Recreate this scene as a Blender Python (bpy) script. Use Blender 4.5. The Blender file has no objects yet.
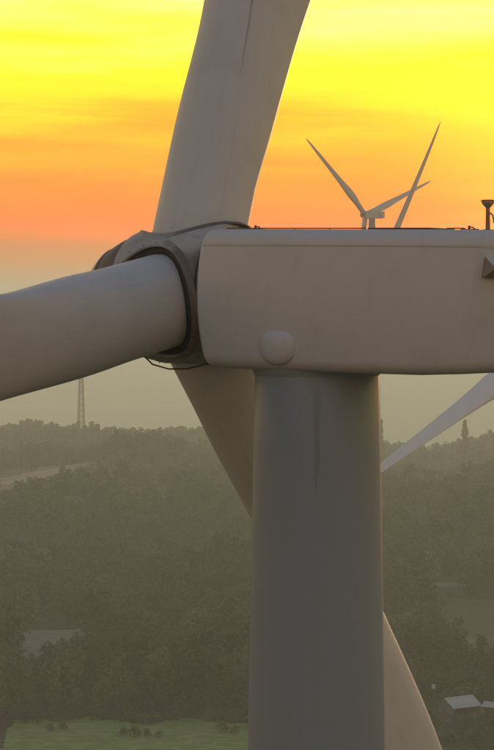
import bpy, bmesh, math, random
from mathutils import Vector, Matrix, noise as mnoise
R = math.radians
sc = bpy.context.scene
C = sc.collection
rnd = random.Random(7)

# ------------------------------------------------------------------ camera
CAM = Vector((-1.806, -65.0, 109.95))
cd = bpy.data.cameras.new('camera')
cam = bpy.data.objects.new('camera', cd)
C.objects.link(cam)
cam.location = CAM
cd.sensor_fit = 'VERTICAL'
cd.angle = 2 * math.atan(375 / 2519)
cam.rotation_euler = (R(90) - math.atan(75 / 2519), 0, 0)
cd.clip_start = 1.0
cd.clip_end = 40000
sc.camera = cam

# ------------------------------------------------------------------ world, sun, exposure
SUN_AZ, SUN_EL = R(13.0), R(5.2)
sun_dir = Vector((math.sin(SUN_AZ) * math.cos(SUN_EL), math.cos(SUN_AZ) * math.cos(SUN_EL), math.sin(SUN_EL)))
W = bpy.data.worlds.new('World')
sc.world = W
W.use_nodes = True
nt = W.node_tree
nt.nodes.clear()

def wn(kind, **kw):
    n = nt.nodes.new(kind)
    for k, v in kw.items():
        setattr(n, k, v)
    return n

def wmath(op, a, b=None, c=None, clamp=False):
    n = nt.nodes.new('ShaderNodeMath')
    n.operation = op
    n.use_clamp = clamp
    for i, v in enumerate((a, b, c)):
        if v is None:
            continue
        if isinstance(v, (int, float)):
            n.inputs[i].default_value = v
        else:
            nt.links.new(v, n.inputs[i])
    return n.outputs[0]

def wramp(fac, stops):
    n = nt.nodes.new('ShaderNodeValToRGB')
    e = n.color_ramp.elements
    e[0].position, e[0].color = stops[0][0], (*stops[0][1], 1)
    e[1].position, e[1].color = stops[-1][0], (*stops[-1][1], 1)
    for p, c in stops[1:-1]:
        q = e.new(p)
        q.color = (*c, 1)
    nt.links.new(fac, n.inputs[0])
    return n.outputs[0]

def wmix(fac, a, b, mode='MIX'):
    n = nt.nodes.new('ShaderNodeMix')
    n.data_type = 'RGBA'
    n.blend_type = mode
    for v, i in ((fac, 0), (a, 6), (b, 7)):
        if isinstance(v, (int, float)):
            n.inputs[i].default_value = v
        elif isinstance(v, tuple):
            n.inputs[i].default_value = (*v, 1)
        else:
            nt.links.new(v, n.inputs[i])
    return n.outputs[2]

tc = wn('ShaderNodeTexCoord')
sep = wn('ShaderNodeSeparateXYZ')
nt.links.new(tc.outputs['Generated'], sep.inputs[0])
az = wmath('ARCTAN2', sep.outputs[0], sep.outputs[1])
el = wmath('ARCSINE', sep.outputs[2])
comb = wn('ShaderNodeCombineXYZ')
nt.links.new(wmath('MULTIPLY', az, 7.0), comb.inputs[0])
nt.links.new(wmath('MULTIPLY', el, 75.0), comb.inputs[1])
nz = wn('ShaderNodeTexNoise')
nz.inputs['Scale'].default_value = 1.0
nz.inputs['Detail'].default_value = 5.0
nz.inputs['Roughness'].default_value = 0.55
nz.inputs['Distortion'].default_value = 0.4
nt.links.new(comb.outputs[0], nz.inputs['Vector'])
streak = wmath('SUBTRACT', nz.outputs[0], 0.5)
eld = wmath('MULTIPLY', el, 180 / math.pi)
eld2 = wmath('ADD', eld, wmath('MULTIPLY', streak, wmath('MULTIPLY', 3.2, wmath('DIVIDE', eld, 4.0, clamp=True))))
T = wmath('DIVIDE', wmath('MAXIMUM', eld2, 0.0), 40.0, clamp=True)
D = 1 / 40.0
warm = wramp(T, [
    (0.0, (0.30, 0.22, 0.10)), (0.6 * D, (0.29, 0.17, 0.05)), (1.2 * D, (0.46, 0.155, 0.02)), (1.8 * D, (1.22, 0.135, 0.0)), (2.3 * D, (1.40, 0.20, 0.0)),
    (3.0 * D, (1.35, 0.33, 0.0)), (3.7 * D, (1.35, 0.52, 0.0)), (4.4 * D, (1.35, 0.84, 0.0)), (5.4 * D, (1.32, 1.12, 0.0)),
    (6.2 * D, (1.30, 1.17, 0.16)), (7.2 * D, (1.22, 1.15, 0.42)), (10 * D, (1.05, 0.95, 0.55)), (18 * D, (0.55, 0.42, 0.27)),
    (40 * D, (0.08, 0.15, 0.26))])
cool = wramp(T, [
    (0.0, (0.70, 0.40, 0.20)), (5 * D, (0.72, 0.42, 0.22)), (18 * D, (0.50, 0.33, 0.20)), (40 * D, (0.06, 0.16, 0.29))])
ca = wmath('COSINE', wmath('SUBTRACT', az, SUN_AZ))
g = wn('ShaderNodeMapRange', interpolation_type='SMOOTHSTEP')
g.inputs['From Min'].default_value = -0.60
g.inputs['From Max'].default_value = 0.95
nt.links.new(ca, g.inputs['Value'])
sky = wmix(g.outputs[0], cool, warm)
# glow of the hazy air around the low sun
vd = wn('ShaderNodeVectorMath', operation='DOT_PRODUCT')
nt.links.new(tc.outputs['Generated'], vd.inputs[0])
vd.inputs[1].default_value = sun_dir
ang = wmath('MULTIPLY', wmath('ARCCOSINE', wmath('MINIMUM', vd.outputs['Value'], 0.99999)), 180 / math.pi)
gl = wn('ShaderNodeMapRange', interpolation_type='SMOOTHERSTEP')
gl.inputs['From Min'].default_value = 11.5
gl.inputs['From Max'].default_value = 3.0
nt.links.new(wmath('ADD', ang, wmath('MULTIPLY', streak, 7.0)), gl.inputs['Value'])
sky = wmix(gl.outputs[0], sky, (0.20, 0.52, 0.03), 'ADD')
ns = wn('ShaderNodeTexSky')
ns.sky_type = 'NISHITA'
ns.sun_disc = False
ns.sun_elevation = SUN_EL
ns.sun_rotation = SUN_AZ
bg1 = wn('ShaderNodeBackground')
bg1.inputs[1].default_value = 0.05
nt.links.new(wmix(g.outputs[0], wmix(1.0, ns.outputs[0], (0.8, 0.6, 0.5), 'MULTIPLY'), wmix(1.0, ns.outputs[0], (0.40, 0.16, 0.02), 'MULTIPLY')), bg1.inputs[0])
bg2 = wn('ShaderNodeBackground')
bg2.inputs[1].default_value = 1.0
nt.links.new(sky, bg2.inputs[0])
ad = wn('ShaderNodeAddShader')
nt.links.new(bg1.outputs[0], ad.inputs[0])
nt.links.new(bg2.outputs[0], ad.inputs[1])
wo = wn('ShaderNodeOutputWorld')
nt.links.new(ad.outputs[0], wo.inputs[0])

ld = bpy.data.lights.new('sun', 'SUN')
ld.energy = 2.3
ld.angle = R(0.5)
ld.color = (1.0, 0.66, 0.36)
sun = bpy.data.objects.new('sun', ld)
C.objects.link(sun)
sun.location = (40, 0, 180)
sun.rotation_euler = (-sun_dir).to_track_quat('-Z', 'Y').to_euler()

sc.view_settings.view_transform = 'Standard'
sc.view_settings.look = 'None'
sc.view_settings.exposure = 0.0
sc.view_settings.gamma = 1.0
sc.render.engine = 'CYCLES'
sc.cycles.max_bounces = 6
sc.cycles.volume_bounces = 2
sc.cycles.use_denoising = True

# ------------------------------------------------------------------ helpers
def link(name, me, mat=None, parent=None):
    o = bpy.data.objects.new(name, me)
    C.objects.link(o)
    if parent:
        o.parent = parent
    if mat and me is not None and len(me.materials) == 0:
        me.materials.append(mat)
    return o

def bm_mesh(name, bm, smooth=True, angle=40):
    me = bpy.data.meshes.new(name)
    bmesh.ops.recalc_face_normals(bm, faces=bm.faces)
    if smooth:
        lim = R(angle)
        for f in bm.faces:
            f.smooth = True
        for e in bm.edges:
            if len(e.link_faces) == 2 and e.calc_face_angle(0) > lim:
                e.smooth = False
    bm.to_mesh(me)
    bm.free()
    return me

def tag(o, label=None, cat=None, group=None, kind=None):
    for k, v in (('label', label), ('category', cat), ('group', group), ('kind', kind)):
        if v:
            o[k] = v
    return o

def loft(bm, rings, close=True, cap0=True, cap1=True):
    vr = [[bm.verts.new(p) for p in r] for r in rings]
    n = len(vr[0])
    for a, b in zip(vr[:-1], vr[1:]):
        for i in range(n if close else n - 1):
            j = (i + 1) % n
            bm.faces.new((a[i], a[j], b[j], b[i]))
    if cap0:
        bm.faces.new(vr[0])
    if cap1:
        bm.faces.new(vr[-1])
    return vr

def frame_for(d):
    d = Vector(d).normalized()
    u = d.orthogonal().normalized()
    return d, u, d.cross(u)

def tube(bm, pts, rad, n=8, caps=True):
    pts = [Vector(p) for p in pts]
    rads = rad if isinstance(rad, (list, tuple)) else [rad] * len(pts)
    rings = []
    u = None
    for i, p in enumerate(pts):
        d = (pts[min(i + 1, len(pts) - 1)] - pts[max(i - 1, 0)]).normalized()
        if u is None:
            u = d.orthogonal().normalized()
        u = (u - d * u.dot(d)).normalized()
        v = d.cross(u)
        rings.append([p + (u * math.cos(2 * math.pi * k / n) + v * math.sin(2 * math.pi * k / n)) * rads[i] for k in range(n)])
    loft(bm, rings, True, caps, caps)

def lathe(bm, prof, n=48, axis='Z', cap0=False, cap1=False):
    """prof = list of (s, r) along the axis"""
    rings = []
    for s, r in prof:
        ring = []
        for k in range(n):
            a = 2 * math.pi * k / n
            if axis == 'Z':
                ring.append(Vector((r * math.cos(a), r * math.sin(a), s)))
            else:
                ring.append(Vector((s, r * math.cos(a), r * math.sin(a))))
        rings.append(ring)
    loft(bm, rings, True, cap0, cap1)

def box(bm, x0, x1, y0, y1, z0, z1, bevel=0.0):
    vs = [bm.verts.new((x, y, z)) for x in (x0, x1) for y in (y0, y1) for z in (z0, z1)]
    fs = []
    for q in ((0, 1, 3, 2), (4, 6, 7, 5), (0, 4, 5, 1), (2, 3, 7, 6), (0, 2, 6, 4), (1, 5, 7, 3)):
        fs.append(bm.faces.new([vs[i] for i in q]))
    if bevel:
        es = list({e for f in fs for e in f.edges})
        bmesh.ops.bevel(bm, geom=es, offset=bevel, segments=2, affect='EDGES', profile=0.5)

# ------------------------------------------------------------------ materials
def new_mat(name):
    m = bpy.data.materials.new(name)
    m.use_nodes = True
    t = m.node_tree
    t.nodes.clear()
    out = t.nodes.new('ShaderNodeOutputMaterial')
    b = t.nodes.new('ShaderNodeBsdfPrincipled')
    t.links.new(b.outputs[0], out.inputs[0])
    return m, t, b

def mth(t, op, a, b=None, c=None, clamp=False):
    n = t.nodes.new('ShaderNodeMath')
    n.operation = op
    n.use_clamp = clamp
    for i, v in enumerate((a, b, c)):
        if v is None:
            continue
        if isinstance(v, (int, float)):
            n.inputs[i].default_value = v
        else:
            t.links.new(v, n.inputs[i])
    return n.outputs[0]

def mixc(t, fac, a, b, mode='MIX'):
    n = t.nodes.new('ShaderNodeMix')
    n.data_type = 'RGBA'
    n.blend_type = mode
    for v, i in ((fac, 0), (a, 6), (b, 7)):
        if isinstance(v, (int, float)):
            n.inputs[i].default_value = v
        elif isinstance(v, tuple):
            n.inputs[i].default_value = (*v, 1)
        else:
            t.links.new(v, n.inputs[i])
    return n.outputs[2]

def smooth(t, v, lo, hi):
    n = t.nodes.new('ShaderNodeMapRange')
    n.interpolation_type = 'SMOOTHSTEP'
    n.inputs['From Min'].default_value = lo
    n.inputs['From Max'].default_value = hi
    t.links.new(v, n.inputs['Value'])
    return n.outputs[0]

def noise(t, vec, scale, detail=4, rough=0.55):
    n = t.nodes.new('ShaderNodeTexNoise')
    n.inputs['Scale'].default_value = scale
    n.inputs['Detail'].default_value = detail
    n.inputs['Roughness'].default_value = rough
    t.links.new(vec, n.inputs['Vector'])
    return n.outputs[0]

def mapping(t, vec, scale=(1, 1, 1), loc=(0, 0, 0)):
    n = t.nodes.new('ShaderNodeMapping')
    n.inputs['Scale'].default_value = scale
    n.inputs['Location'].default_value = loc
    t.links.new(vec, n.inputs['Vector'])
    return n.outputs[0]

def paint(name, col, dirt=(0.30, 0.27, 0.22), amount=0.35, rough=0.42, run=(1, 1, 0.12), mark=None, mark_col=(0.16, 0.13, 0.11)):
    """weathered gel-coat: faint clouding, rain streaks and fine grime"""
    m, t, b = new_mat(name)
    co = t.nodes.new('ShaderNodeTexCoord').outputs['Object']
    n1 = noise(t, co, 0.55, 5)
    n2 = noise(t, mapping(t, co, tuple(5 * r for r in run)), 1.0, 5)
    n3 = noise(t, co, 14.0, 3)
    f = mth(t, 'MULTIPLY', smooth(t, n1, 0.40, 0.72), 0.5)
    f = mth(t, 'ADD', f, mth(t, 'MULTIPLY', smooth(t, n2, 0.50, 0.78), 0.55))
    f = mth(t, 'ADD', f, mth(t, 'MULTIPLY', smooth(t, n3, 0.60, 0.80), 0.15))
    f = mth(t, 'MULTIPLY', f, amount, clamp=True)
    c = mixc(t, f, col, dirt)
    if mark:
        c = mixc(t, mark(t, co), c, mark_col)
    t.links.new(c, b.inputs['Base Color'])
    t.links.new(mth(t, 'ADD', mth(t, 'MULTIPLY', n1, 0.15), rough), b.inputs['Roughness'])
    bp = t.nodes.new('ShaderNodeBump')
    bp.inputs['Strength'].default_value = 0.08
    bp.inputs['Distance'].default_value = 0.02
    t.links.new(n1, bp.inputs['Height'])
    t.links.new(bp.outputs[0], b.inputs['Normal'])
    return m

def streak_mask(axis, c0, slope, z0, z1, w, strength, wobble):
    """a narrow run of dirt lying along z, tapering to a point at z1 (z0 = wide end)"""
    def f(t, co):
        s = t.nodes.new('ShaderNodeSeparateXYZ')
        t.links.new(co, s.inputs[0])
        z = s.outputs[2]
        u = s.outputs['XYZ'.index(axis)]
        wob = mth(t, 'MULTIPLY', mth(t, 'SUBTRACT', noise(t, co, 2.2, 3), 0.5), w * wobble)
        d = mth(t, 'ABSOLUTE', mth(t, 'ADD', mth(t, 'SUBTRACT', mth(t, 'SUBTRACT', u, c0), mth(t, 'MULTIPLY', mth(t, 'SUBTRACT', z, z0), slope)), wob))
        k = mth(t, 'DIVIDE', mth(t, 'SUBTRACT', z, z1), z0 - z1, clamp=True)
        ww = mth(t, 'MULTIPLY', mth(t, 'POWER', k, 0.5), w)
        inside = mth(t, 'SUBTRACT', 1.0, mth(t, 'DIVIDE', d, mth(t, 'ADD', ww, 0.001)), clamp=True)
        end = smooth(t, mth(t, 'MULTIPLY', mth(t, 'SUBTRACT', z0, z), 1 if z0 > z1 else -1), -0.25, 0.1)
        return mth(t, 'MULTIPLY', mth(t, 'MULTIPLY', smooth(t, inside, 0, 1.0), end), strength)
    return f

WHITE = (0.60, 0.585, 0.56)
M_blade = paint('blade_gelcoat', WHITE, amount=0.28, run=(1, 1, 0.08))
M_blade_stain = paint('blade_gelcoat_streaked', WHITE, amount=0.28, run=(1, 1, 0.08),
                      mark=streak_mask('Y', 0.80, 0.0, 9.6, 5.9, 0.055, 0.55, 0.7))
M_tower = paint('tower_paint', (0.26, 0.31, 0.36), mark_col=(0.085, 0.09, 0.095), amount=0.30, rough=0.38, run=(1.2, 1.2, 0.06),
                mark=streak_mask('X', -0.03, 0.012, -2.45, -5.0, 0.19, 0.30, 0.7))
M_nac = paint('nacelle_gelcoat', WHITE, amount=0.17, run=(0.6, 0.6, 0.25))
def rear_brown_mask(t, co):
    """darker brown over the rear of the hub, fading out near top and bottom"""
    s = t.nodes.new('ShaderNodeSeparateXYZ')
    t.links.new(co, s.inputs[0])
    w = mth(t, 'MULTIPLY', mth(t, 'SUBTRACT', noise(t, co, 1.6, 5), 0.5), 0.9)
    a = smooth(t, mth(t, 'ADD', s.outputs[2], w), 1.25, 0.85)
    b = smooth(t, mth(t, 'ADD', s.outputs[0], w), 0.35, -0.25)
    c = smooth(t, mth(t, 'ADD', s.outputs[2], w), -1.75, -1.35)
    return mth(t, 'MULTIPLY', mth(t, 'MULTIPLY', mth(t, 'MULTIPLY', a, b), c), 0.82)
M_hub = paint('hub_gelcoat', (0.46, 0.43, 0.38), dirt=(0.15, 0.12, 0.09), amount=0.8, run=(0.5, 1, 1), mark=rear_brown_mask, mark_col=(0.10, 0.075, 0.055))
def collar_rear_brown(t, co):  # darker brown towards the rear of each collar
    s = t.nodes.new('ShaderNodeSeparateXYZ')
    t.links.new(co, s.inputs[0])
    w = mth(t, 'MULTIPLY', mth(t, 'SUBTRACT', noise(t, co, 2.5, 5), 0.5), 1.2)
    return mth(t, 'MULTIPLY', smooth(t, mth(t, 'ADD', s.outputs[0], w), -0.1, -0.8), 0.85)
M_collar = paint('collar_gelcoat', (0.46, 0.43, 0.38), dirt=(0.13, 0.10, 0.07), amount=0.8, run=(1, 1, 1), mark=collar_rear_brown, mark_col=(0.085, 0.065, 0.05))
M_hub_brown = paint('dark_brown_hub', (0.13, 0.105, 0.085), dirt=(0.05, 0.04, 0.03), amount=0.8, rough=0.5)  # plain dark brown for the rear skirt and the nose band
M_seal = paint('rubber_seal', (0.028, 0.024, 0.022), dirt=(0.05, 0.045, 0.04), amount=0.6, rough=0.6)
M_dark = paint('dark_metal', (0.10, 0.09, 0.085), dirt=(0.06, 0.05, 0.04), amount=0.5, rough=0.45)
M_brown = paint('hazy_brown_paint', (0.26, 0.19, 0.14), dirt=(0.14, 0.09, 0.06), amount=0.5, rough=0.5)  # brown in place of dark metal; the mast's hazy glow put into the colour
M_blade_pale = paint('lit_blade_gelcoat', (0.80, 0.80, 0.81), amount=0.10, run=(1, 1, 0.08))  # whiter copy for the lavender blade, its brighter light put into the colour
M_steel = paint('galvanised_steel', (0.28, 0.27, 0.26), dirt=(0.16, 0.12, 0.09), amount=0.5, rough=0.45)

# ------------------------------------------------------------------ terrain
def sstep(a, b, x):
    t = min(1, max(0, (x - a) / (b - a)))
    return t * t * (3 - 2 * t)

def terrain(x, y):
    z = 5.0 * mnoise.noise((x / 260.0, y / 330.0, 1.3)) + 2.6 * mnoise.noise((x / 90.0, y / 120.0, 4.7))
    z *= sstep(640, 1150, y)
    z += 13 * math.exp(-(((x + 75) / 85) ** 2 + ((y - 1560) / 150) ** 2))
    z += 7 * math.exp(-(((x - 20) / 120) ** 2 + ((y - 1180) / 120) ** 2))
    k = sstep(1300, 2000, y)
    z += k * (-15.0 - 13.0 * sstep(0, 130, x) + 3.0 * math.sin(x / 37.0 + 1.0))
    z *= sstep(120, 420, math.hypot(x, y)) * 0.9 + 0.1
    f = max(0.0, y - 2030 - 40 * math.sin(x / 140.0))
    z -= 0.064 * f * f / (f + 90)
    z = max(z, -430.0 + 6 * mnoise.noise((x / 900.0, y / 900.0, 8.0)))
    if y > 2600:
        z -= 0.0
    return z

def in_poly(x, y, poly):
    c = False
    j = len(poly) - 1
    for i in range(len(poly)):
        xi, yi = poly[i]
        xj, yj = poly[j]
        if (yi > y) != (yj > y) and x < (xj - xi) * (y - yi) / (yj - yi) + xi:
            c = not c
        j = i
    return c

GRASS = [[(-68, 520), (12, 520), (10, 576), (-2, 588), (-16, 596), (-30, 586), (-44, 598), (-62, 590)]]
SOIL = [[(-73, 705), (-67, 700), (-62, 742), (-54, 750), (-54, 778), (-64, 772), (-75, 775)],
        [(-168, 1360), (-140, 1400), (-108, 1470), (-98, 1520), (-106, 1550), (-122, 1500), (-150, 1450), (-178, 1420)],
        [(-140, 1555), (-118, 1560), (-112, 1600), (-136, 1600)]]
FIELD = [[(68, 720), (104, 720), (112, 850), (72, 862), (64, 800)],
         [(-78, 1240), (-40, 1250), (-36, 1330), (-72, 1320)],
         [(96, 1500), (150, 1520), (150, 1640), (100, 1600)],
         [(-130, 1000), (-86, 1010), (-80, 1060), (-128, 1056)]]
YARD = [[(46, 590), (68, 590), (70, 614), (48, 616)]]
SCRUB = [[(38, 530), (84, 530), (86, 652), (44, 656)]]

# small natural gaps in the wood
_r = random.Random(23)
for _i in range(26):
    _y = _r.uniform(700, 1900)
    _x = _r.uniform(-0.1, 0.1) * (_y + 65)
    _a, _b = _r.uniform(3, 11) * _y / 1000, _r.uniform(8, 26) * _y / 1000
    _sh = _r.uniform(-0.6, 0.6)
    _p = [(_x + _a * math.cos(q * 0.785) * _r.uniform(0.6, 1.3) + _sh * _b * math.sin(q * 0.785), _y + _b * math.sin(q * 0.785) * _r.uniform(0.6, 1.3)) for q in range(8)]
    (SOIL if _i % 4 == 0 else FIELD).append(_p)

def mat_ground():
    m, t, b = new_mat('ground_cover')
    geo = t.nodes.new('ShaderNodeNewGeometry').outputs['Position']
    at = t.nodes.new('ShaderNodeAttribute')
    at.attribute_name = 'cover'
    s = t.nodes.new('ShaderNodeSeparateColor')
    t.links.new(at.outputs['Color'], s.inputs[0])
    n1 = noise(t, geo, 0.02, 6)
    n2 = noise(t, geo, 0.22, 5)
    base = mixc(t, smooth(t, n1, 0.35, 0.7), (0.028, 0.036, 0.016), (0.05, 0.057, 0.027))
    grass = mixc(t, smooth(t, n2, 0.35, 0.7), (0.18, 0.25, 0.05), (0.32, 0.37, 0.09))
    soil = mixc(t, smooth(t, n2, 0.3, 0.7), (0.21, 0.165, 0.11), (0.30, 0.25, 0.175))
    field = mixc(t, smooth(t, n2, 0.3, 0.7), (0.070, 0.068, 0.036), (0.105, 0.090, 0.048))
    e = mth(t, 'MULTIPLY', mth(t, 'SUBTRACT', n2, 0.5), 1.3)
    def msk(o):
        return smooth(t, mth(t, 'ADD', o, e), 0.35, 0.65)
    c = mixc(t, msk(s.outputs[0]), base, grass)
    c = mixc(t, msk(s.outputs[1]), c, soil)
    c = mixc(t, msk(s.outputs[2]), c, field)
    t.links.new(c, b.inputs['Base Color'])
    b.inputs['Roughness'].default_value = 0.95
    bp = t.nodes.new('ShaderNodeBump')
    bp.inputs['Strength'].default_value = 0.6
    bp.inputs['Distance'].default_value = 0.6
    t.links.new(noise(t, geo, 0.9, 5), bp.inputs['Height'])
    t.links.new(bp.outputs[0], b.inputs['Normal'])
    return m

def build_ground():
    ys = []
    y = -2900.0
    while y < 21000:
        ys.append(y)
        if y < 560:
            y += 60 if y > -300 else 300
        elif y < 640:
            y += 2
        elif y < 920:
            y += 5
        elif y < 2300:
            y += 11
        else:
            y += 60 + (y - 2300) * 0.06
    nx = 170
    bm = bmesh.new()
    lay = bm.loops.layers.color.new('cover')
    rows = []
    for y in ys:
        half = 0.115 * max(y, 500.0) + 30
        out = 5600.0
        row = []
        for i in range(nx + 1):
            u = -1 + 2 * i / nx
            a = abs(u)
            x = half * a / 0.8 if a < 0.8 else half + (out - half) * ((a - 0.8) / 0.2) ** 2.2
            x = math.copysign(x, u) if a else 0.0
            row.append(bm.verts.new((x, y, terrain(x, y))))
        rows.append(row)
    for a, b in zip(rows[:-1], rows[1:]):
        for i in range(nx):
            f = bm.faces.new((a[i], a[i + 1], b[i + 1], b[i]))
            f.smooth = True
            for l in f.loops:
                x, y, _ = l.vert.co
                g_ = any(in_poly(x, y, p) for p in GRASS)
                s_ = any(in_poly(x, y, p) for p in SOIL)
                f_ = any(in_poly(x, y, p) for p in FIELD + YARD)
                l[lay] = (float(g_), float(s_), float(f_), 1)
    me = bpy.data.meshes.new('ground')
    bm.to_mesh(me)
    bm.free()
    o = link('ground', me, mat_ground())
    tag(o, kind='structure')
build_ground()

# ------------------------------------------------------------------ wind turbines
YAW = R(145.2)              # the rotors face left and away from the camera
HUB_PHI = 19.9
HUB_X = 4.15                      # hub centre ahead of the tower axis
TILT = 0.016
ROT_R = 54.0

def blade_section(r):
    keys = [  # r, chord, thickness, roundness (1 = circle), twist deg
        (0.9, 2.50, 2.50, 1.0, 0), (3.2, 2.50, 2.50, 1.0, 0), (5.0, 2.64, 2.59, 0.75, 0), (8.0, 2.78, 2.44, 0.3, 0),
        (12.0, 3.50, 2.02, 0.08, 8), (17.0, 3.55, 1.62, 0.0, 15), (20.0, 3.15, 1.25, 0.0, 16), (26.0, 2.55, 0.60, 0.0, 17),
        (38.0, 1.80, 0.36, 0.0, 17), (47.0, 1.25, 0.21, 0.0, 17), (51.5, 0.85, 0.13, 0.0, 17), (53.4, 0.42, 0.07, 0.0, 17), (54.0, 0.08, 0.02, 0.0, 17)]
    for i in range(len(keys) - 1):
        a, b = keys[i], keys[i + 1]
        if r <= b[0]:
            t = (r - a[0]) / (b[0] - a[0])
            o, c = keys[max(i - 1, 0)], keys[min(i + 2, len(keys) - 1)]
            out = []
            for q in range(5):      # cubic Hermite with finite-difference tangents
                h = b[0] - a[0]
                ma = (b[q] - o[q]) / max(1e-6, b[0] - o[0]) * h
                mb = (c[q] - a[q]) / max(1e-6, c[0] - a[0]) * h
                if i == 0:
                    ma = mb = 0.0
                v = (2 * t ** 3 - 3 * t * t + 1) * a[q] + (t ** 3 - 2 * t * t + t) * ma + (3 * t * t - 2 * t ** 3) * b[q] + (t ** 3 - t * t) * mb
                out.append(v)
            out[3] = min(1.0, max(0.0, out[3]))
            out[1], out[2] = max(0.05, out[1]), max(0.02, out[2])
            return out
    return list(keys[-1])

def blade_mesh():
    bm = bmesh.new()
    n = 56
    rings = []
    rs = [0.9, 1.8, 2.6] + [3.2 + 0.4 * i for i in range(43)] + [22, 24, 26, 28, 30, 34, 38, 42, 45, 47, 49, 50.5, 51.5, 52.6, 53.4, 53.8, 54.0]
    for r in rs:
        _, ch, th, rd, tw = blade_section(r)
        be = R(-35.6 + tw)
        # trailing edge direction (chord) and normal in the local frame
        cdir = Vector((math.sin(be), -math.cos(be), 0))
        ndir = Vector((math.cos(be), math.sin(be), 0))
        ring = []
        pre = 0.0012 * r * r * 0.25
        for k in range(n):
            a = 2 * math.pi * k / n
            cx, sy = math.cos(a), math.sin(a)
            # circle
            pc, pt = cx * 0.5 * ch, sy * 0.5 * th
            # teardrop aerofoil, trailing edge at +chord, pitch axis at 35 % chord
            xx = (1 + cx) * 0.5
            t4 = 5 * (0.2969 * math.sqrt(xx) - 0.126 * xx - 0.3516 * xx ** 2 + 0.2843 * xx ** 3 - 0.1015 * xx ** 4)
            camb = 0.03 * ch * 4 * xx * (1 - xx)
            ac, atk = (xx - 0.36) * ch, math.copysign(t4, sy) * th + camb
            if abs(sy) < 1e-6:
                atk = camb
            c_, t_ = pc * rd + ac * (1 - rd), pt * rd + atk * (1 - rd)
            ring.append(cdir * c_ + ndir * (t_ + pre) + Vector((0, 0, r)))
        rings.append(ring)
    loft(bm, rings)
    return bm_mesh('blade', bm, True, 50)

def nac_section(x, hw, top, bot, rt=0.42, rb=0.34, bulge=0.07, lo=None, hi=None, n_c=7):
    """half-rounded box ring in the YZ plane; returns list of (y, z)"""
    pts = []
    def corner(cy, cz, r, a0):
        for i in range(n_c + 1):
            a = a0 + (math.pi / 2) * i / n_c
            pts.append((cy + r * math.cos(a), cz + r * math.sin(a)))
    corner(hw - rt, top - rt, rt, 0)
    corner(-(hw - rt), top - rt, rt, math.pi / 2)
    for i in range(1, 8):
        z = top - rt + (bot + rb - (top - rt)) * i / 8
        pts.append((-hw - bulge * math.sin(math.pi * i / 8), z))
    corner(-(hw - rb), bot + rb, rb, math.pi)
    corner(hw - rb, bot + rb, rb, 1.5 * math.pi)
    for i in range(1, 8):
        z = bot + rb + (top - rt - (bot + rb)) * i / 8
        pts.append((hw + bulge * math.sin(math.pi * i / 8), z))
    return pts

SEAM = 1.30
def nacelle_meshes():
    st = [  # x, half width, top, bottom
        (2.34, 1.74, 1.63, -1.78), (2.26, 1.80, 1.67, -1.85), (1.6, 1.82, 1.675, -1.88), (0.0, 1.83, 1.675, -1.89), (-2.0, 1.83, 1.67, -1.885),
        (-4.0, 1.82, 1.665, -1.87), (-5.40, 1.80, 1.66, -1.81), (-5.60, 1.785, 1.655, -1.79), (-6.3, 1.46, 1.62, -1.72), (-7.2, 1.03, 1.58, -1.62), (-7.35, 0.92, 1.50, -1.52)]
    def ring(x, hw, t, b, i):
        out = []
        for y, z in nac_section(x, hw, t, b):
            xo = x
            if i <= 2:
                xo += (0.20 * (1 - (z / 1.8) ** 2) - 0.02) * (1 if i < 2 else 0.4)
            if 6 <= i <= 8:
                xo += -0.13 * z
            out.append(Vector((xo, y, z + TILT * xo)))
        return out
    rings = [ring(*s, i) for i, s in enumerate(st)]
    inset = [Vector((p.x - 0.02, p.y * 0.90, p.z * 0.90)) for p in rings[0]]
    deep = [Vector((p.x - 0.5, p.y * 0.88, p.z * 0.88)) for p in rings[0]]
    bm = bmesh.new()
    loft(bm, [deep, inset] + rings)
    body = bm_mesh('nacelle', bm, True, 16)
    # roof cover: a shell a little proud of the body, from the seam up over the top
    bm = bmesh.new()
    rr = []
    for i, s in enumerate(st[1:9]):
        x, hw, t, b = s
        o = []
        full = nac_section(x, hw, t, b)
        sel = [(y, z) for y, z in full[:16]]
        lo_z = SEAM
        prof = [(sel[0][0] + 0.004, lo_z - 0.04)] + [(sel[0][0] + 0.018, lo_z)] + [(y + math.copysign(0.014, y), z + 0.018) for y, z in sel] + [(sel[-1][0] - 0.018, lo_z)] + [(sel[-1][0] - 0.004, lo_z - 0.04)]
        for y, z in prof:
            xo = x
            if i == 0:
                xo += 0.20 * (1 - (z / 1.8) ** 2) - 0.02
            if 5 <= i <= 7:
                xo += -0.13 * z
            o.append(Vector((xo, y, z + TILT * xo)))
        rr.append(o)
    loft(bm, rr, False, False, False)
    roof = bm_mesh('roof_cover', bm, True, 30)
    return body, roof

def zt(x):
    return 1.685 + TILT * x

def blister_mesh():
    """rounded fairing on the near side of the nacelle"""
    bm = bmesh.new()
    rings = []
    for i in range(13):
        a = math.pi / 2 * i / 12
        k, h = math.cos(a) ** 0.8, math.sin(a)
        ring = []
        for j in range(36):
            b = 2 * math.pi * j / 36
            c, s = math.cos(b), math.sin(b)
            e = 0.84
            u = math.copysign(abs(c) ** e, c) * 0.53 * (1 + 0.10 * s)
            v = math.copysign(abs(s) ** e, s) * 0.44
            ring.append(Vector((u * max(k, 0.02), 0.20 * h, v * max(k, 0.02))))
        rings.append(ring)
    loft(bm, rings)
    return bm_mesh('side_fairing', bm, True, 60)

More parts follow.
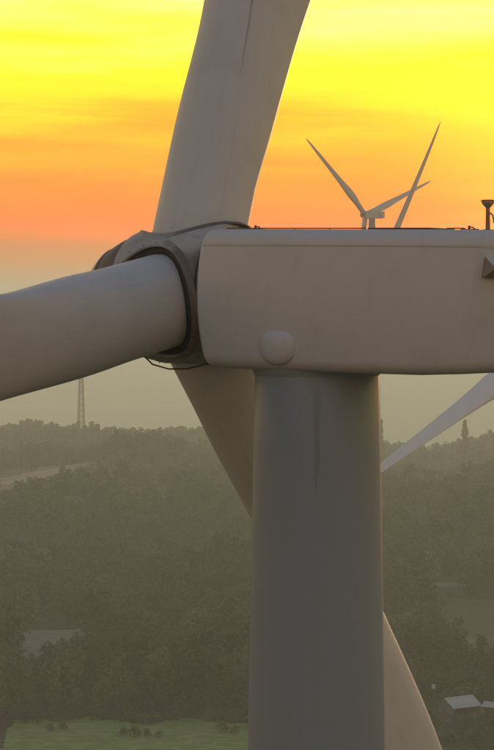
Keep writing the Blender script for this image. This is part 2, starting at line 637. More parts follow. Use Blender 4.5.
def hub_meshes():
    A, B = 3.14, 1.88
    def pr(s):
        return B * math.sqrt(max(0.0, 1 - (s / A) ** 2)) if s > 0 else B
    bm = bmesh.new()
    prof = [(-1.50, B - 0.10), (-1.46, B - 0.06), (-1.4, B - 0.045)]
    s_ = -1.32
    while s_ < 1.3:
        prof.append((s_, pr(s_) - 0.04 * sstep(-0.6, -1.4, s_) if s_ < -0.6 else pr(s_)))
        s_ += 0.08
    lathe(bm, prof + [(1.32, pr(1.32)), (1.34, pr(1.34) - 0.06)], 168, 'X', True, True)
    cut = []
    for f in bm.faces:
        c = f.calc_center_median()
        for k in range(3):
            a = R(HUB_PHI + 120 * k)
            d = Vector((0, -math.sin(a), math.cos(a)))
            h = c.dot(d)
            if h > 0 and len(f.verts) == 4 and (c - d * h).length < 1.52:
                cut.append(f)
    bmesh.ops.delete(bm, geom=list(set(cut)), context='FACES')
    shell = bm_mesh('hub', bm, True, 40)
    bm = bmesh.new()
    lathe(bm, [(1.33, pr(1.33) - 0.06)] + [(s, pr(s) - 0.045) for s in (1.5, 1.7, 1.9, 2.1, 2.3)], 72, 'X')
    band = bm_mesh('nose_band', bm)
    bm = bmesh.new()
    lathe(bm, [(2.28, pr(2.28) - 0.05), (2.29, pr(2.29))] + [(s, pr(s)) for s in (2.4, 2.55, 2.7, 2.85, 2.97, 3.06, 3.12)] + [(3.14, 0.02)], 72, 'X', False, True)
    cap = bm_mesh('nose_cap', bm)
    bm = bmesh.new()
    lathe(bm, [(-1.45, B - 0.16), (-1.62, B - 0.24), (-2.2, B - 0.38)], 72, 'X')
    skirt = bm_mesh('rear_skirt', bm)
    return shell, band, cap, skirt

def shell_h(x, y):
    r = 1.88 * (math.sqrt(max(0.0, 1 - (x / 3.14) ** 2)) if x > 0 else 1.0)
    return math.sqrt(max(0.05, r * r - y * y))

def saddle(bm, prof, n=96):
    """ring round a blade root (axis Z) whose rim follows the curved hub shell; prof = (radius, height above shell)"""
    rings = []
    for r, dh in prof:
        ring = []
        for k in range(n):
            a = 2 * math.pi * k / n
            x, y = r * math.cos(a), r * math.sin(a)
            ring.append(Vector((x, y, shell_h(max(1.5, r) * math.cos(a), max(1.5, r) * math.sin(a)) + dh if dh > -0.5 else 0.85)))
        rings.append(ring)
    loft(bm, rings, True, False, False)

def collar_meshes():
    bm = bmesh.new()      # raised lip round the opening in the hub
    saddle(bm, [(1.66, -0.05), (1.63, 0.0), (1.58, 0.018), (1.50, 0.026), (1.465, 0.018), (1.45, -0.01), (1.445, -0.9)])
    col = bm_mesh('blade_collar', bm, True, 50)
    bm = bmesh.new()      # rubber seal set back inside the lip
    saddle(bm, [(1.45, -0.15), (1.40, -0.13), (1.34, -0.09), (1.28, -0.10), (1.254, -0.05), (1.249, -0.9)])
    seal = bm_mesh('root_seal', bm, True, 60)
    bm = bmesh.new()      # bolts on the collar lip
    for k in range(24):
        a = 2 * math.pi * k / 24
        h = shell_h(1.55 * math.cos(a), 1.55 * math.sin(a))
        tube(bm, [(1.55 * math.cos(a), 1.55 * math.sin(a), h + 0.01), (1.55 * math.cos(a), 1.55 * math.sin(a), h + 0.04)], 0.02, 6)
    bolts = bm_mesh('bolt_ring', bm, True, 30)
    return col, seal, bolts

def tower_mesh(h):
    bm = bmesh.new()
    prof = [(-1.86, 1.55), (-1.96, 1.60)]
    d = 0
    pts = [2, 4, 6, 8, 10, 12, 14, 18, 24, 32, 42, 54, 68, 84, 100, 120]
    def rad(d):
        return 1.60 + 0.0185 * min(d, 16) + 0.0115 * max(0, d - 16)
    for d in pts:
        if d < h - 4:
            prof.append((-1.96 - d, rad(d)))
    prof.append((-h - 1.0, rad(h)))
    lathe(bm, prof, 96, 'Z', True, True)
    return bm_mesh('tower', bm, True, 40)

ME_blade = blade_mesh()
ME_blade_s = ME_blade.copy()
ME_blade_p = ME_blade.copy()
ME_blade_p.materials.append(M_blade_pale)
ME_blade.materials.append(M_blade)
ME_blade_s.materials.append(M_blade_stain)
ME_nac, ME_roof = nacelle_meshes()
ME_fair = blister_mesh()
ME_hub, ME_band, ME_cap, ME_skirt = hub_meshes()
ME_collar, ME_seal, ME_bolts = collar_meshes()

def ring_mesh():
    bm = bmesh.new()
    lathe(bm, [(-2.03, 1.615), (-1.90, 1.66), (-1.80, 1.66)], 72, 'Z')
    return bm_mesh('yaw_ring', bm)
ME_yaw = ring_mesh()

def hatch_mesh():
    bm = bmesh.new()
    box(bm, -4.15, -2.35, 0.1, 1.32, 1.675, 1.735, 0.02)
    for v in bm.verts:
        v.co.z += TILT * v.co.x
    return bm_mesh('roof_hatch', bm, True, 30)
ME_hatch = hatch_mesh()

def roof_rail_mesh(x0, x1, y):
    bm = bmesh.new()
    tube(bm, [(x0, y, zt(x0) + 0.035), (x1, y, zt(x1) + 0.035)], 0.016, 6)
    k = max(1, int(abs(x1 - x0) / 0.9))
    for i in range(k + 1):
        x = x0 + (x1 - x0) * i / k
        tube(bm, [(x, y, zt(x) - 0.02), (x, y, zt(x) + 0.03)], 0.02, 6)
    return bm_mesh('roof_rail', bm)
ME_rails = [roof_rail_mesh(2.0, -2.2, 1.18), roof_rail_mesh(-4.5, -5.0, 1.1)]

def roof_bracket_mesh():
    bm = bmesh.new()
    box(bm, -0.22, 0.22, -0.08, 0.08, 0.0, 0.04, 0.01)
    tube(bm, [(0.02, 0, 0.03), (0.02, 0, 0.12)], 0.03, 8)
    tube(bm, [(-0.14, 0, 0.03), (-0.10, 0.02, 0.075), (0.02, 0, 0.09)], 0.018, 6)
    return bm_mesh('roof_bracket', bm)
ME_bracket = roof_bracket_mesh()

def sensor_mast_mesh():
    bm = bmesh.new()
    tube(bm, [(0, 0, -0.03), (0, 0, 0.03)], 0.16, 14)
    tube(bm, [(0, 0, 0.02), (0, 0, 0.66)], [0.06, 0.05], 14)
    return bm_mesh('sensor_mast', bm)
def sensor_head_mesh():
    bm = bmesh.new()
    lathe(bm, [(0.56, 0.05), (0.61, 0.10), (0.66, 0.12), (0.68, 0.09)], 16, 'Z', True, True)
    for k in range(10):
        a = 2 * math.pi * k / 10
        c, s = math.cos(a), math.sin(a)
        tube(bm, [(0.09 * c, 0.09 * s, 0.62), (0.14 * c, 0.14 * s, 0.68), (0.135 * c, 0.135 * s, 0.76)], 0.013, 5)
    for z in (0.70, 0.755):
        tube(bm, [(0.14 * math.cos(q), 0.14 * math.sin(q), z) for q in [2 * math.pi * i / 20 for i in range(21)]], 0.011, 5, False)
    tube(bm, [(-0.2, 0, 0.735), (0.2, 0, 0.735)], 0.016, 6)
    return bm_mesh('sensor_head', bm)
def sensor_cable_mesh():
    bm = bmesh.new()
    tube(bm, [(-0.02, 0.07, 0.42), (-0.10, 0.08, 0.44), (-0.17, 0.06, 0.38), (-0.19, 0.05, 0.27), (-0.20, 0.05, 0.18)], 0.022, 6)
    return bm_mesh('sensor_cable', bm)
ME_mast, ME_head, ME_scable = sensor_mast_mesh(), sensor_head_mesh(), sensor_cable_mesh()

def vent_meshes():
    # scoop on the chamfered rear flank: sloping lid over a dark mouth
    def flank(x):
        return 1.80 - 0.46 * (-5.60 - x)
    x0, x1 = -5.78, -7.1
    apex = Vector((x0 - 0.10, flank(x0) - 0.02, 0.94))
    low = Vector((x0 - 0.22, flank(x0) + 0.24, 0.44))
    nose = Vector((x0 - 0.62, flank(x0) + 0.36, 0.64))
    back = Vector((x1, flank(x1) - 0.02, 0.90))
    nose2 = Vector((x1, flank(x1) + 0.40, 0.60))
    bm = bmesh.new()
    a = [apex, nose, nose2, back]
    loft(bm, [a, [p + Vector((0, 0.012, 0.03)) for p in a]])
    lid = bm_mesh('vent_hood', bm, False)
    bm = bmesh.new()
    dn = Vector((0, 0, -0.006))
    v = [bm.verts.new(p) for p in (apex + dn, nose + dn, low, nose2 + dn, Vector((x1, flank(x1) + 0.20, 0.42)), back + dn, Vector((x0, flank(x0) - 0.03, 0.44)), Vector((x1, flank(x1) - 0.03, 0.42)))]
    for q in ((0, 1, 2), (1, 3, 4, 2), (0, 2, 6), (2, 4, 7, 6), (0, 6, 7, 5), (0, 5, 3, 1), (3, 5, 7, 4)):
        bm.faces.new([v[i] for i in q])
    mouth = bm_mesh('vent_mouth', bm, False)
    return lid, mouth
ME_lid, ME_mouth = vent_meshes()

def hub_cable_mesh():
    bm = bmesh.new()
    # slack cable hanging under the hub between the collar and the nacelle
    p = [(0.60, 1.32, -1.36), (0.45, 1.36, -1.62), (0.15, 1.36, -1.86), (-0.35, 1.33, -1.98), (-0.9, 1.25, -1.97), (-1.5, 1.12, -1.84)]
    q = []
    for i in range(len(p) - 1):
        for k in range(4):
            q.append(Vector(p[i]).lerp(Vector(p[i + 1]), k / 4))
    q.append(Vector(p[-1]))
    tube(bm, q, 0.022, 6)
    return bm_mesh('hub_cable', bm)
ME_hcable = hub_cable_mesh()

def make_turbine(x_hub, y_hub, z_hub, phi, label, first=False, yaw=YAW, size=1.0, pitch=0.0, blade_me=None):
    hx, hy = math.cos(yaw), math.sin(yaw)
    bx, by = x_hub - HUB_X * hx * size, y_hub - HUB_X * hy * size
    gz = terrain(bx, by)
    H = (z_hub - gz) / size
    root = bpy.data.objects.new('wind_turbine', None)
    C.objects.link(root)
    root.location = (bx, by, gz)
    root.rotation_euler = (0, 0, yaw)
    root.scale = (size, size, size)
    tag(root, label, 'wind turbine', 'wind turbines of the wind farm')
    tw = link('tower', tower_mesh(H), M_tower, root)
    tw.location = (0, 0, H)
    tw.rotation_euler = (0, 0, -yaw)
    nac = link('nacelle', ME_nac, M_nac, root)
    nac.location = (0, 0, H)
    link('roof_cover', ME_roof, M_nac, nac)
    link('yaw_ring', ME_yaw, M_tower, nac)
    link('roof_hatch', ME_hatch, M_dark, nac)
    for me in ME_rails:
        link('roof_rail', me, M_dark, nac)
    link('vent_hood', ME_lid, M_nac, nac)
    link('vent_mouth', ME_mouth, M_brown, nac)
    f = link('side_fairing', ME_fair, M_nac, nac)
    f.location = (-0.02, 1.84, -1.30)
    for bxx, byy in ((1.15, 1.1), (-4.80, 0.5)):
        q = link('roof_bracket', ME_bracket, M_dark, nac)
        q.location = (bxx, byy, zt(bxx) - 0.005)
    for me, m in ((ME_mast, M_brown), (ME_head, M_brown), (ME_scable, M_brown)):
        q = link(me.name.split('.')[0], me, m, nac)
        q.location = (-5.02, 0.0, zt(-5.02))
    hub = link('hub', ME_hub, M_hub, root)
    hub.location = (HUB_X, 0, H + TILT * HUB_X)
    hub.rotation_euler = (R(phi - HUB_PHI), R(0.62), 0)
    link('nose_band', ME_band, M_hub_brown, hub)
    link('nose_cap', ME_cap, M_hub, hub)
    link('rear_skirt', ME_skirt, M_hub_brown, hub)
    if first:
        link('hub_cable', ME_hcable, M_seal, hub)
    for k in range(3):
        a = R(phi + 120 * k)
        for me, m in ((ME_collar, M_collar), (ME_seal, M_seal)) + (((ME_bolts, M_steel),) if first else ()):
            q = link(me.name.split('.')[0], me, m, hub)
            q.rotation_euler = (R(HUB_PHI + 120 * k), 0, 0)
            if me is ME_bolts:
                q['kind'] = 'stuff'
        bl = link('blade', ME_blade_s if (first and k == 0) else (blade_me or ME_blade), None, root)
        bl.location = (HUB_X, 0, H + TILT * HUB_X)
        bl.rotation_mode = 'ZXY'
        bl.rotation_euler = (a, R(0.62), R(pitch))
    return root

# main turbine: tower axis at the world origin
make_turbine(HUB_X * math.cos(YAW), HUB_X * math.sin(YAW), 110.05, 19.9,
             'large weathered grey white wind turbine in the foreground with hub, nacelle and tower seen close', True)
# the farther machines of the wind farm
make_turbine(37.67, 776.5, 138.34, -50.1, 'tiny distant wind turbine whose hub and nacelle show above the roof of the near nacelle', yaw=R(136.2), size=0.69)
make_turbine(11.1, 283.3, 102.1, 49.65, 'wind turbine with only one upright blade showing over the near roof at right', yaw=R(154.3), pitch=32.0)
make_turbine(43.35, 316.7, 102.0, 12.2, 'wind turbine out of frame whose pale lavender blade slants in under the nacelle', pitch=48.0, blade_me=ME_blade_p)

# ------------------------------------------------------------------ trees
def mat_leaf(name, a, b):
    m, t, bs = new_mat(name)
    oi = t.nodes.new('ShaderNodeObjectInfo').outputs['Random']
    geo = t.nodes.new('ShaderNodeNewGeometry')
    n = smooth(t, noise(t, geo.outputs['Position'], 0.022, 5), 0.32, 0.68)
    f = mth(t, 'ADD', mth(t, 'MULTIPLY', oi, 0.5), mth(t, 'MULTIPLY', n, 0.6), clamp=True)
    c = mixc(t, f, a, b)
    t.links.new(c, bs.inputs['Base Color'])
    bs.inputs['Roughness'].default_value = 0.95
    bs.inputs['Specular IOR Level'].default_value = 0.1
    return m
M_leaf = mat_leaf('broadleaf_foliage', (0.022, 0.045, 0.026), (0.150, 0.185, 0.100))
M_conif = mat_leaf('conifer_foliage', (0.03, 0.038, 0.02), (0.05, 0.055, 0.026))
M_bark = paint('bark', (0.07, 0.058, 0.045), dirt=(0.05, 0.04, 0.03), amount=0.8, rough=0.85)

def leaf_faces(bm, p, size, r):
    u = Vector((r.uniform(-1, 1), r.uniform(-1, 1), r.uniform(-1, 1))).normalized()
    v = u.orthogonal().normalized()
    v.rotate(Matrix.Rotation(r.uniform(0, 6.28), 3, u))
    w = u.cross(v) * r.uniform(0.5, 0.9)
    s = size * r.uniform(0.6, 1.3)
    a = [p + (v * 0.1 - w * 0.9) * s, p + (v + w * 0.15) * s, p + (w * 0.9 - v * 0.1) * s + u * 0.25 * s, p - (v - w * 0.1) * s]
    bm.faces.new([bm.verts.new(q) for q in a])

def broad_tree(seed, h, w, lobes, n, base=0.38, leaf=0.042):
    r = random.Random(seed)
    tb = bmesh.new()
    lean = Vector((r.uniform(-.4, .4), r.uniform(-.4, .4), 0))
    top = Vector((0, 0, h * 0.62)) + lean
    tube(tb, [Vector((0, 0, -0.6)), Vector((0.05, 0.02, h * 0.2)), Vector((0, 0, h * 0.4)) + lean * 0.5, top], [0.028 * h, 0.022 * h, 0.016 * h, 0.006 * h], 7)
    cb = bmesh.new()
    cs = []
    for i in range(lobes):
        a = 2.4 * i + r.uniform(-.4, .4)
        k = i / max(1, lobes - 1)
        rad = w * 0.5 * r.uniform(0.25, 0.62) * (1 - 0.65 * max(0, k - 0.4))
        c = Vector((math.cos(a) * rad, math.sin(a) * rad, h * (base + (0.86 - base) * k + r.uniform(-.04, .04)))) + lean
        s = w * r.uniform(0.17, 0.27) * (1.05 - 0.3 * k)
        cs.append((c, s))
        tube(tb, [Vector((0, 0, h * (0.2 + 0.3 * k))) + lean * 0.4, c * 0.55 + Vector((0, 0, h * 0.17)), c], [0.012 * h, 0.008 * h, 0.003 * h], 5)
    for i in range(n):
        c, s = cs[r.randrange(lobes)]
        d = Vector((r.gauss(0, 1), r.gauss(0, 1), r.gauss(0, 1))).normalized()
        p = c + Vector((d.x, d.y, d.z * 0.78)) * s * (0.55 + 0.5 * r.random() ** 0.6)
        leaf_faces(cb, p, h * leaf, r)
    return bm_mesh('trunk', tb), bm_mesh('crown', cb, False)

def conifer(seed, h, w, n):
    r = random.Random(seed)
    tb = bmesh.new()
    tube(tb, [(0, 0, -0.6), (0.1, 0, h * 0.5), (0, 0.1, h * 0.97)], [0.018 * h, 0.012 * h, 0.003 * h], 7)
    cb = bmesh.new()
    tiers = 13
    for i in range(tiers):
        k = i / (tiers - 1)
        z = h * (0.16 + 0.82 * k)
        L = w * 0.5 * (1.02 - k) ** 0.8 * (1.0 if k > 0.12 else 0.6) * r.uniform(0.6, 1.25) + 0.25
        for j in range(6):
            a = r.uniform(0, 6.28)
            ll = L * r.uniform(0.5, 1.1)
            e = Vector((math.cos(a) * ll, math.sin(a) * ll, z + r.uniform(-.02, .02) * h))
            tube(tb, [Vector((0, 0, z)), e], [0.05, 0.02], 4)
            for q in range(n // (tiers * 6)):
                f = r.random() ** 0.7
                p = Vector((0, 0, z)).lerp(e, f) + Vector((r.gauss(0, .35), r.gauss(0, .35), r.gauss(0, .4)))
                leaf_faces(cb, p, 0.75, r)
    return bm_mesh('trunk', tb), bm_mesh('crown', cb, False)

PROTO = []
for i, (h, w, lb, n) in enumerate(((10.5, 9.5, 9, 460), (12.5, 9.0, 10, 480), (8.5, 8.5, 8, 400), (11.0, 12.0, 12, 560), (13.5, 8.0, 10, 460), (7.0, 6.5, 7, 300))):
    tk, cr = broad_tree(40 + i, h, w, lb, n)
    tk.materials.append(M_bark)
    cr.materials.append(M_leaf)
    PROTO.append((tk, cr, h, w))
tk, cr = broad_tree(61, 3.2, 5.2, 9, 260, 0.22, 0.09)
tk.materials.append(M_bark)
cr.materials.append(M_leaf)
PROTO.append((tk, cr, 3.2, 5.2))
CON = conifer(11, 24.0, 13.0, 1900)
CON[0].materials.append(M_bark)
CON[1].materials.append(M_conif)

BARE = GRASS + SOIL + FIELD + YARD
def free(x, y, far=1.0):
    """False where the ground is open: fields, yards and tracks, with a cleared strip on their downhill side"""
    k = 1.0
    while k <= far + 1e-6:
        qx, qy = CAM.x + (x - CAM.x) * k, CAM.y + (y - CAM.y) * k
        if any(in_poly(qx, qy, p) for p in (BARE if k == 1.0 else SOIL if k > 1.06 else SOIL + FIELD)):
            return False
        k += 0.0125
    return True

spots = []
y = 575.0
row = 0
while y < 2260:
    step = 6.8 + (y - 575) * 0.0014
    half = 0.125 * y + 12
    x = -half + (row % 2) * step * 0.5
    while x < half:
        px = x + rnd.uniform(-.45, .45) * step
        py = y + rnd.uniform(-.45, .45) * step
        dens = mnoise.noise((px / 55.0, py / 95.0, 3.1))
        big = mnoise.noise((px / 70.0, py / 110.0, 9.4))
        keep = (dens > -0.30 or rnd.random() < 0.22) and rnd.random() < 0.93
        s = rnd.uniform(0.62, 1.3) * (1.08 + 0.55 * big) * (1.15 if y > 1900 else 1.0)
        k, a = rnd.randrange(6), rnd.uniform(0, 6.28)
        if free(px, py) and keep:
            if any(in_poly(px, py, p) for p in SCRUB):
                k, s = 6, s * 0.8
            elif not free(px, py, 1.08):
                k, s = 6, s * 0.6
                keep = rnd.random() < 0.4
            elif not free(px, py, 1.125):
                s *= 0.5
            if keep:
                spots.append((px, py, s, k, a))
        x += step
    y += step
    row += 1

# low bushes straggling along the edges of the grass field
for poly in GRASS:
    for (ax, ay), (bx, by) in zip(poly, poly[1:] + poly[:1]):
        n = int(math.hypot(bx - ax, by - ay) / 1.6)
        for i in range(n):
            t_ = rnd.random()
            if ay > 560 and by > 560 and mnoise.noise((ax + (bx - ax) * t_, 0.1 * by, 2.0)) > -0.25:
                spots.append((ax + (bx - ax) * t_ + rnd.uniform(-1, 1), ay + (by - ay) * t_ + rnd.uniform(-5, 2), rnd.uniform(0.5, 1.1), 6, rnd.uniform(0, 6.28)))
for i in range(420):
    bx, by = rnd.uniform(38, 96), rnd.uniform(532, 700)
    if not any(in_poly(bx, by, p) for p in YARD + FIELD) and not (46 < bx < 70 and 588 < by < 616):
        spots.append((bx, by, rnd.uniform(0.5, 1.0) if by < 605 else rnd.uniform(0.7, 1.6), 6, rnd.uniform(0, 6.28)))
for bx, by in ((-30, 566), (-27, 568), (-33, 569), (-8, 574), (-5, 571), (-24, 565), (-52, 575), (-49, 577)):
    spots.append((bx, by, rnd.uniform(0.5, 0.9), 6, rnd.uniform(0, 6.28)))

def in_view(px, py):
    return abs(px - CAM.x) < 0.098 * (py + 65) + 4

def to_px(x, y, z):
    d = y + 65
    return 247 + (x - CAM.x) / d * 2519, 300 + (CAM.z - z) / d * 2519

# trees that stand out one by one: those on the skyline and the nearest ones
sky_i, near_i = [], []
for i, (px, py, s, k, a) in enumerate(spots):
    if not in_view(px, py):
        continue
    if 1985 < py < 2110:
        u, v = to_px(px, py, terrain(px, py) + PROTO[k][2] * s)
        sky_i.append((v, i))
    elif py < 760 and s > 0.45 and k < 6:
        near_i.append((py, i))
sky_i.sort()
near_i.sort()
sky_i = [i for _, i in sky_i[:110]]
near_i = [i for _, i in near_i[:185]]
single = set(sky_i) | set(near_i)

def plant(px, py, s, k, a, label, group):
    t = bpy.data.objects.new('broadleaf_tree', None)
    C.objects.link(t)
    t.location = (px, py, terrain(px, py))
    t.rotation_euler = (0, 0, a)
    t.scale = (s, s, s)
    tag(t, label, 'tree', group)
    link('trunk', PROTO[k][0], None, t)
    link('crown', PROTO[k][1], None, t)
for i in sky_i:
    plant(*spots[i], 'hazy broadleaf tree standing along the wooded skyline ridge', 'trees along the wooded skyline')
for i in near_i:
    plant(*spots[i], 'round crowned broadleaf tree at the near lower edge of the dark wood', 'nearest trees of the dark wood')

def conif_at(x, y, s, label, rot=0.0):
    t = bpy.data.objects.new('conifer_tree', None)
    C.objects.link(t)
    t.location = (x, y, terrain(x, y))
    t.scale = (s, s, s)
    t.rotation_euler = (0, 0, rot)
    tag(t, label, 'tree')
    link('trunk', CON[0], None, t)
    link('crown', CON[1], None, t)
    return t
conif_at(172.6, 1950.0, 1.5, 'tall ragged conifer rising alone above the skyline beneath the lavender blade').scale = (1.25, 1.25, 1.85)

conif_at(106.2, 1965.0, 1.45, 'slender pointed conifer on the skyline peeking out right of the near tower', 1.0).scale = (0.95, 0.95, 1.8)

def build_woodland():
    pts = [s for i, s in enumerate(spots) if i not in single]
    me = bpy.data.meshes.new('woodland')
    me.from_pydata([(p[0], p[1], terrain(p[0], p[1])) for p in pts], [], [])
    for nm, tp, vals in (('tree_kind', 'INT', [p[3] for p in pts]), ('tree_scale', 'FLOAT', [p[2] for p in pts]), ('tree_turn', 'FLOAT', [p[4] for p in pts])):
        at = me.attributes.new(nm, tp, 'POINT')
        at.data.foreach_set('value', vals)
    o = link('woodland', me)
    tag(o, 'dense hazy wood of broadleaf trees covering the hills below the turbines', 'woodland', None, 'stuff')
    ng = bpy.data.node_groups.new('woodland_nodes', 'GeometryNodeTree')
    ng.interface.new_socket('Geometry', in_out='INPUT', socket_type='NodeSocketGeometry')
    ng.interface.new_socket('Geometry', in_out='OUTPUT', socket_type='NodeSocketGeometry')
    N, L = ng.nodes, ng.links
    gi, go = N.new('NodeGroupInput'), N.new('NodeGroupOutput')
    jn = N.new('GeometryNodeJoinGeometry')
    def attr(nm, tp):
        n = N.new('GeometryNodeInputNamedAttribute')
        n.data_type = tp
        n.inputs['Name'].default_value = nm
        return n.outputs['Attribute']
    kind, scl, turn = attr('tree_kind', 'INT'), attr('tree_scale', 'FLOAT'), attr('tree_turn', 'FLOAT')
    cx = N.new('ShaderNodeCombineXYZ')
    L.new(turn, cx.inputs[2])
    rot = N.new('FunctionNodeEulerToRotation')
    L.new(cx.outputs[0], rot.inputs[0])
    for k, (tk, cr, h, w) in enumerate(PROTO):
        bm = bmesh.new()
        bm.from_mesh(tk)
        nt_ = len(bm.faces)
        bm.from_mesh(cr)
        bm.faces.ensure_lookup_table()
        for f in bm.faces[nt_:]:
            f.material_index = 1
        pm = bpy.data.meshes.new('woodland_tree')
        bm.to_mesh(pm)
        bm.free()
        pm.materials.append(M_bark)
        pm.materials.append(M_leaf)
        po = bpy.data.objects.new('woodland_tree', pm)
        oi = N.new('GeometryNodeObjectInfo')
        oi.inputs['Object'].default_value = po
        oi.inputs['As Instance'].default_value = True
        eq = N.new('FunctionNodeCompare')
        eq.data_type = 'INT'
        eq.operation = 'EQUAL'
        L.new(kind, eq.inputs[2])
        eq.inputs[3].default_value = k
        ip = N.new('GeometryNodeInstanceOnPoints')
        L.new(gi.outputs[0], ip.inputs['Points'])
        L.new(eq.outputs[0], ip.inputs['Selection'])
        L.new(oi.outputs['Geometry'], ip.inputs['Instance'])
        L.new(rot.outputs[0], ip.inputs['Rotation'])
        L.new(scl, ip.inputs['Scale'])
        L.new(ip.outputs[0], jn.inputs[0])
    L.new(jn.outputs[0], go.inputs[0])
    md = o.modifiers.new('woodland', 'NODES')
    md.node_group = ng
build_woodland()

# ------------------------------------------------------------------ lattice mast on the far ridge
def lattice_mast(x, y, h):
    t = bpy.data.objects.new('lattice_mast', None)
    C.objects.link(t)
    t.location = (x, y, terrain(x, y))
    t.rotation_euler = (0, 0, 0.35)
    tag(t, 'faint tall lattice radio mast on the hazy skyline below the left blade', 'radio mast')
    w0, w1 = 3.0, 1.0
    def half(z):
        return w0 + (w1 - w0) * z / h
    cs = ((1, 1), (-1, 1), (-1, -1), (1, -1))
    for cx, cy in cs:
        bm = bmesh.new()
        tube(bm, [(cx * half(0), cy * half(0), -1), (cx * half(h), cy * half(h), h)], [0.5, 0.38], 6)
        link('leg', bm_mesh('leg', bm), M_steel, t)
    bm = bmesh.new()
    n = 16
    for i in range(n):
        z0, z1 = h * i / n, h * (i + 1) / n
        for (ax, ay), (bx, by) in zip(cs, cs[1:] + cs[:1]):
            a, b = half(z0), half(z1)
            tube(bm, [(ax * a, ay * a, z0), (bx * b, by * b, z1)], 0.24, 4)
            tube(bm, [(bx * a, by * a, z0), (ax * b, ay * b, z1)], 0.24, 4)
            tube(bm, [(ax * b, ay * b, z1), (bx * b, by * b, z1)], 0.12, 4)
    link('bracing', bm_mesh('bracing', bm), M_steel, t)
    for z in (h * 0.62, h * 0.86):
        bm = bmesh.new()
        k = half(z) + 1.3
        box(bm, -k, k, -k, k, z - 0.15, z + 0.15)
        for cx, cy in cs:
            tube(bm, [(cx * k, cy * k, z), (cx * k, cy * k, z + 1.2)], 0.07, 4)
        link('platform', bm_mesh('platform', bm, False), M_steel, t)
    for q in range(5):
        bm = bmesh.new()
        a = 1.3 * q
        z = h * (0.64 + 0.06 * q)
        r_ = half(z) + 0.7
        c = Vector((math.cos(a) * r_, math.sin(a) * r_, z))
        box(bm, c.x - .25, c.x + .25, c.y - .25, c.y + .25, z - 1.1, z + 1.1, 0.05)
        link('antenna_panel', bm_mesh('antenna_panel', bm, False), M_steel, t)
lattice_mast(-149.0, 2170.0, 84.0)

# ------------------------------------------------------------------ farm sheds in the clearing
M_sheet = paint('sheet_roof', (0.55, 0.53, 0.48), dirt=(0.30, 0.24, 0.18), amount=0.5, rough=0.5)
M_wall = paint('shed_wall', (0.33, 0.30, 0.25), dirt=(0.16, 0.13, 0.10), amount=0.6, rough=0.8)
M_wood = paint('old_timber', (0.14, 0.11, 0.08), dirt=(0.07, 0.05, 0.04), amount=0.6, rough=0.8)

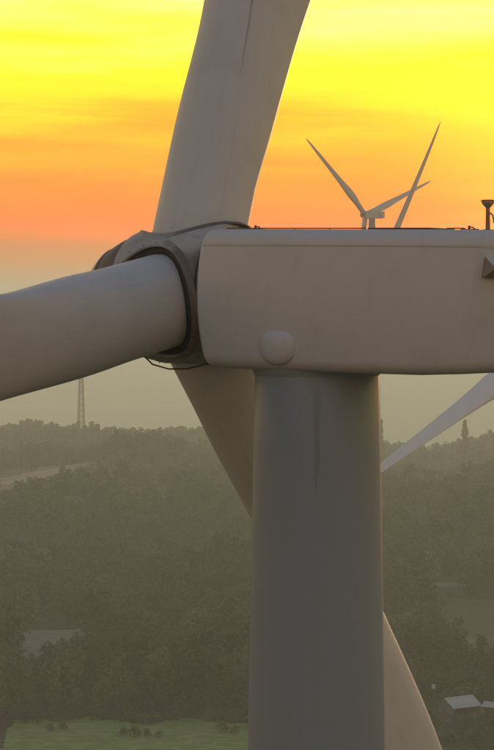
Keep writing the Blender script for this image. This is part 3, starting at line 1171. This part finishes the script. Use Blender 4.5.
def shed(name, x, y, rot, lx, ly, eave, rise, label, open_front=True):
    t = bpy.data.objects.new(name, None)
    C.objects.link(t)
    t.location = (x, y, terrain(x, y))
    t.rotation_euler = (0, 0, rot)
    tag(t, label, 'shed')
    # gable roof of corrugated sheets, one per strip
    n = max(4, int(lx / 1.0))
    me = None
    for side in (-1, 1):
        for i in range(n):
            bm = bmesh.new()
            wd = (lx + 0.8) / n
            a = [(0, 0, 0), (wd - 0.03, 0, 0), (wd - 0.03, side * (ly / 2 + 0.5), -rise * (ly / 2 + .5) / (ly / 2)), (0, side * (ly / 2 + 0.5), -rise * (ly / 2 + .5) / (ly / 2))]
            loft(bm, [[Vector(p) for p in a], [Vector(p) + Vector((0, 0, 0.06)) for p in a]])
            if me is None or side == 1 and i == 0:
                me = bm_mesh('roof_sheet', bm, False)
            else:
                bm.free()
            o = link('roof_sheet', me, M_sheet, t)
            o.location = (-lx / 2 - 0.4 + wd * i, side * 0.01, eave + rise + 0.015 * (i % 2))
    bm = bmesh.new()
    box(bm, -lx / 2, lx / 2, ly / 2 - 0.15, ly / 2, -0.4, eave - 0.05)
    link('back_wall', bm_mesh('back_wall', bm, False), M_wall, t)
    for sx in (-1, 1):
        bm = bmesh.new()
        xa, xb = sx * lx / 2 - 0.08, sx * lx / 2 + 0.08
        y0, y1 = -ly / 2, ly / 2 - 0.16
        a = [(y0, -0.4), (y1, -0.4), (y1, eave - 0.05), (0, eave + rise - 0.1), (y0, eave - 0.05)]
        loft(bm, [[Vector((xa, q[0], q[1])) for q in a], [Vector((xb, q[0], q[1])) for q in a]])
        link('side_wall', bm_mesh('side_wall', bm, False), M_wall, t)
    k = max(2, int(lx / 2.6))
    pm = None
    for i in range(1, k):
        if pm is None:
            bm = bmesh.new()
            tube(bm, [(0, 0, -0.4), (0, 0, eave - 0.05)], 0.13, 6)
            pm = bm_mesh('post', bm)
        o = link('post', pm, M_wood, t)
        o.location = (-lx / 2 + lx * i / k, -ly / 2, 0)
shed('farm_shed', 54.6, 605.0, 0.62, 9.2, 7.0, 2.0, 2.1, 'long pale sheet roofed farm shed with open front at lower right')
shed('lean_shed', 63.2, 603.5, -0.5, 3.2, 3.0, 2.0, 0.9, 'small pale roofed shed beside the right end of the long farm shed')

def water_tank(x, y):
    t = bpy.data.objects.new('water_tank', None)
    C.objects.link(t)
    t.location = (x, y, terrain(x, y))
    tag(t, 'small round pale water tank on a stand behind the long shed', 'tank')
    bm = bmesh.new()
    lathe(bm, [(4.2, 0.45), (4.25, 0.55), (5.1, 0.55), (5.25, 0.45), (5.4, 0.12)], 18, 'Z', True, True)
    link('tank_body', bm_mesh('tank_body', bm), M_sheet, t)
    for sx, sy in ((1, 1), (1, -1), (-1, 1), (-1, -1)):
        bm = bmesh.new()
        tube(bm, [(sx * .42, sy * .42, -0.4), (sx * .34, sy * .34, 4.2)], 0.07, 6)
        link('leg', bm_mesh('leg', bm), M_wood, t)
water_tank(48.9, 618.0)

# ------------------------------------------------------------------ haze
def build_haze():
    bm = bmesh.new()
    zb = -437.5
    zt_ = 169.0
    box(bm, -5750, 5750, -2950, 21200, zb, zt_)
    me = bm_mesh('haze', bm, False)
    m = bpy.data.materials.new('haze_air')
    m.use_nodes = True
    t = m.node_tree
    t.nodes.clear()
    out = t.nodes.new('ShaderNodeOutputMaterial')
    v = t.nodes.new('ShaderNodeVolumePrincipled')
    v.inputs['Color'].default_value = (0.86, 0.99, 0.95, 1)
    v.inputs['Density'].default_value = 0.00028
    v.inputs['Anisotropy'].default_value = 0.24
    t.links.new(v.outputs[0], out.inputs['Volume'])
    o = link('haze', me, m)
    tag(o, kind='stuff')
build_haze()
